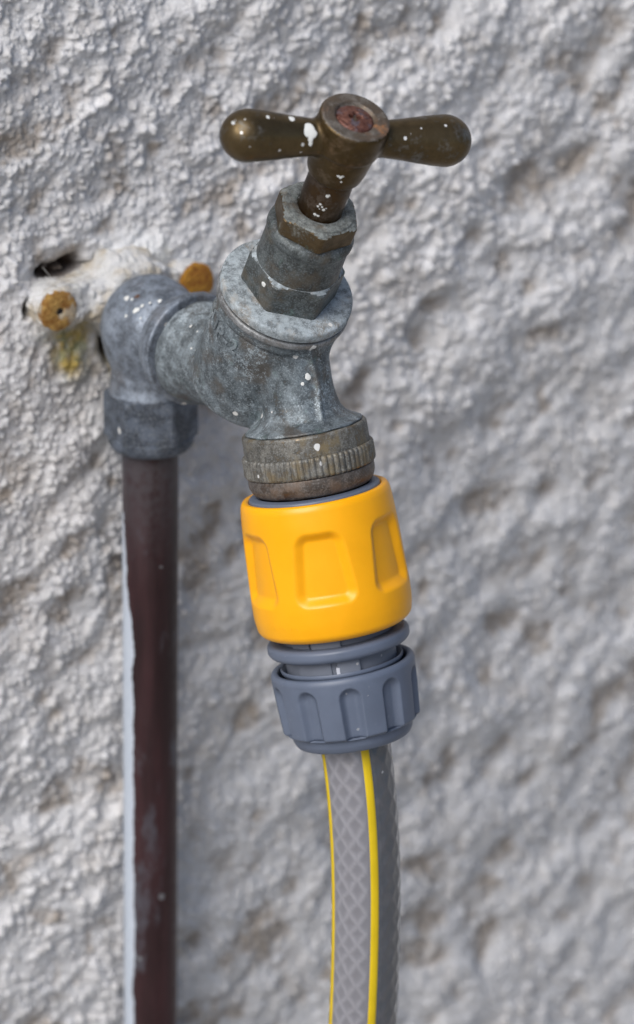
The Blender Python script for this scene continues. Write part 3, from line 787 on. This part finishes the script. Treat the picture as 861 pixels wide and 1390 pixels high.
# a few worn raised ticks low on the left of the sleeve
def tick(a, l0, l1, da):
    n_ = 6; t = np.linspace(0, 1, n_)
    pts = []
    for s_ in (-.16, .16):
        for h_ in (0, .09):
            ll = l0+(l1-l0)*t
            rs = np.interp(ll, [74, 77.5, 79.5, 80.6], [19.75, 19.66, 19.25, 18.75])
            pts.append(hf.pt(rs-.06+h_, a+da*t+s_/19, ll))
    v = np.concatenate(pts); fa = []
    for i in range(n_-1):
        for p, q in ((1, 3), (0, 1), (3, 2)):
            fa.append((p*n_+i, p*n_+i+1, q*n_+i+1, q*n_+i))
    return v, fa
vs, fs = [], []
for a, l0, l1, da in ((-49, 77.2, 79.2, 3), (-40, 77.4, 79.4, 4), (-36, 79.4, 77.4, 3), (-29, 77.5, 79.5, 4), (-19, 78.2, 79.4, 3)):
    v, fa = tick(R(a), l0, l1, R(da)); k = sum(len(q) for q in vs); vs.append(v); fs += [tuple(i+k for i in q) for q in fa]
obj('raised_mark', np.concatenate(vs), fs, M['yellow'], yel)
lathe('inner_socket', hf, [(13.2, 52), (13.4, 47.6), (14.2, 47.2, .3), (16.2, 47.5, .5), (16.6, 50)], M['grey'], hc, n=96, rad=.3, cap=False)
lathe('connector_neck', hf, [(13.6, 80), (13.75, 84.2), (13.8, 96), (13.8, 99)], M['grey2'], hc, n=96, rad=.2)
lathe('neck_flange', hf, [(13.5, 84.2), (16.9, 84.1, .8), (17.75, 84.8, .9), (17.8, 86.6, 1.1), (16.9, 87.6, .9), (13.5, 87.5)], M['grey'], hc, n=128, rad=.7)
lathe('retaining_ring', hf, [(13.6, 92.3), (15.2, 90.6, .5), (15.4, 91.6, .3), (14.2, 93.5)], M['grey'], hc, n=96, rad=.3, cap=False)
def tab(az_c, half, l0, l1, r0_, r1_, mat):
    nA = 10; a = np.linspace(az_c-half, az_c+half, nA)
    ls = [l0, l0+.3, l1-.6, l1]; rs = [r1_-.25, r1_, r1_, r1_-.4]
    rows = [hf.pt(np.full(nA, q), a, np.full(nA, l)) for q, l in zip(rs, ls)]
    inn = [hf.pt(np.full(nA, r0_), a, np.full(nA, l)) for l in ls]
    v = np.concatenate(rows+inn); fa = []
    k = len(ls)
    for i in range(k-1):
        for j in range(nA-1):
            fa.append((i*nA+j, i*nA+j+1, (i+1)*nA+j+1, (i+1)*nA+j))
        for j in (0, nA-1):
            fa.append((i*nA+j, (i+1)*nA+j, (k+i+1)*nA+j, (k+i)*nA+j))
    for i in (0, k-1):
        for j in range(nA-1): fa.append((i*nA+j, i*nA+j+1, (k+i)*nA+j+1, (k+i)*nA+j))
    o = obj('clip_tab', v, fa, mat, hc, sharp=40); fix_normals(o)
    bv = o.modifiers.new('bevel', 'BEVEL'); bv.width = .0003; bv.segments = 2; bv.limit_method = 'ANGLE'; bv.angle_limit = R(30)
    return o
tab(R(-13), R(14.5), 81.8, 85.3, 13, 14.9, M['grey2'])
tab(R(-42), R(11), 81.8, 85.0, 13, 14.3, M['grey2'])
tab(R(6), R(11), 87.2, 93.3, 13, 15.0, M['grey2'])
tab(R(-30), R(19), 87.2, 93.0, 13, 14.25, M['grey2'])
o = tab(R(-4.6), R(1.7), 89.2, 93.2, 14.2, 15.15, M['pale']); o['label'] = 'pale scuffed edge of the clip tab'
NF = 10; FA0 = R(2.0)
def flutes(r_, a, l):
    q = ((a-FA0+math.pi/NF) % (2*math.pi/NF)-math.pi/NF)*17.6
    hw = 2.75
    lt = 94.1
    dtop = np.hypot(q, np.maximum(lt+hw-l, 0))      # round headed slot, open at the bottom
    m = np.clip(1-dtop/hw, 0, 1)
    depth = 1.75*(1-(1-np.clip(m*1.55, 0, 1))**2)
    return np.where((r_ > 16.4), r_-depth, r_)
lathe('hose_nut', hf, dense([(15.2, 97), (15.9, 92.6), (16.3, 91.6, .5), (17.5, 91.5, .8), (18.05, 92.6, .8), (17.75, 99), (17.2, 107.0, .5), (16.0, 107.6, .3), (15.3, 107.8, .3), (15.0, 109.6), (14.2, 111.2, 1.), (8.0, 111.4)], .3),
      M['grey'], hc, n=480, rad=.4, fn=flutes, cap=False)

# ------------------------------------------------------------------ hose
hose = thing('garden_hose', 'grey braided garden hose with yellow stripes hanging from the connector', 'hose', tuple(O_w))
def hose_path():
    """straight out of the connector, then easing to the vertical and down to the ground"""
    L = np.arange(100, 620, .75); p = SA*L[0]; d = SA.copy(); out = []; dirs = []
    for l in L:
        out.append(p.copy()); dirs.append(d.copy())
        if l < 210: tgt = np.array([-.045, .04, -1.0])
        else: tgt = np.array([.10, -.35, -1.0])
        tgt = tgt/np.linalg.norm(tgt)
        k = .019 if l > 112 else 0.
        d = d+(tgt-d)*k; d /= np.linalg.norm(d)
        p = p+d*.75
        if (O_w[2]+p[2]/1000) < GZ+.012: break
    return np.array(out), np.array(dirs)
HP, HDIR = hose_path()
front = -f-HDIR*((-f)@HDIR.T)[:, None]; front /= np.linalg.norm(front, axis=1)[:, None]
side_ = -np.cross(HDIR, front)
cum = np.arange(len(HP))*.75
n = 220
az = np.linspace(0, 2*math.pi, n, endpoint=False)
NB, PITCH = 12, 5.75
AA, LL = np.meshgrid(az, cum)
jit = .05*np.sin(LL*.31+AA*2)+.04*np.sin(LL*.83-AA*3)+.03*np.sin(LL*1.7+AA*5)
g1 = (AA*NB/(2*math.pi)+LL/PITCH+jit) % 1.0; g2 = (AA*NB/(2*math.pi)-LL/PITCH-jit*.8) % 1.0
y1 = np.exp(-((g1-.5)/.17)**2); y2 = np.exp(-((g2-.5)/.17)**2)
sd_ = np.abs((AA-R(14)+math.pi/4) % (math.pi/2)-math.pi/4)
yarn = np.clip(np.maximum(y1, y2), 0, 1)*np.clip((sd_-R(9))/R(5), 0, 1)
RH = 8.55
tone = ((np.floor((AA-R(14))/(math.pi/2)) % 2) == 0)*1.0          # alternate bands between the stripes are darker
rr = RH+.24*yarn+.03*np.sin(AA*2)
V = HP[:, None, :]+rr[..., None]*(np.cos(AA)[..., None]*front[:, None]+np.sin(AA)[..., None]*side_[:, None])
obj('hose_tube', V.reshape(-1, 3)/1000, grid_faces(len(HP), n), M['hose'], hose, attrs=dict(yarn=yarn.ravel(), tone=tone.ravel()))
fix_normals(hose.children[0])
for a0 in (14, -76, 104, 194):
    na = 9; a = R(a0)+np.linspace(-1, 1, na)*R(7.6)
    prof = RH+np.array([-.05, .14, .24, .28, .28, .28, .24, .14, -.05])
    V = HP[:, None, :]+prof[None, :, None]*(np.cos(a)[None, :, None]*front[:, None]+np.sin(a)[None, :, None]*side_[:, None])
    o = obj('stripe', V.reshape(-1, 3)/1000, grid_faces(len(HP), na, False), M['stripe'], hose); fix_normals(o)

# ------------------------------------------------------------------ cobweb across the hole in the wall
cw = thing('cobweb', 'thin pale spider threads stretched across the dark hole above the left screw', 'cobweb', (-.017, -.004, .0125))
def thread(a, b, sag, rad=.00008):
    n_, k = 14, 5; t = np.linspace(0, 1, n_)
    p = np.array(a)*(1-t)[:, None]+np.array(b)*t[:, None]; p[:, 2] -= sag*4*t*(1-t)
    q = np.linspace(0, 2*math.pi, k, endpoint=False)
    v = p[:, None, :]+rad*np.stack([0*q, np.cos(q), np.sin(q)], -1)[None]
    obj('thread', v.reshape(-1, 3), grid_faces(n_, k), M['silk'], cw)
thread((-.013, -.0015, -.0045), (.016, -.004, .0025), .0008)
thread((-.012, -.001, -.0035), (.013, -.003, .004), .0004)
thread((-.016, -.001, .0015), (.002, -.002, .0005), .0006)
thread((-.008, 0, .004), (-.003, -.002, -.004), -.0003)
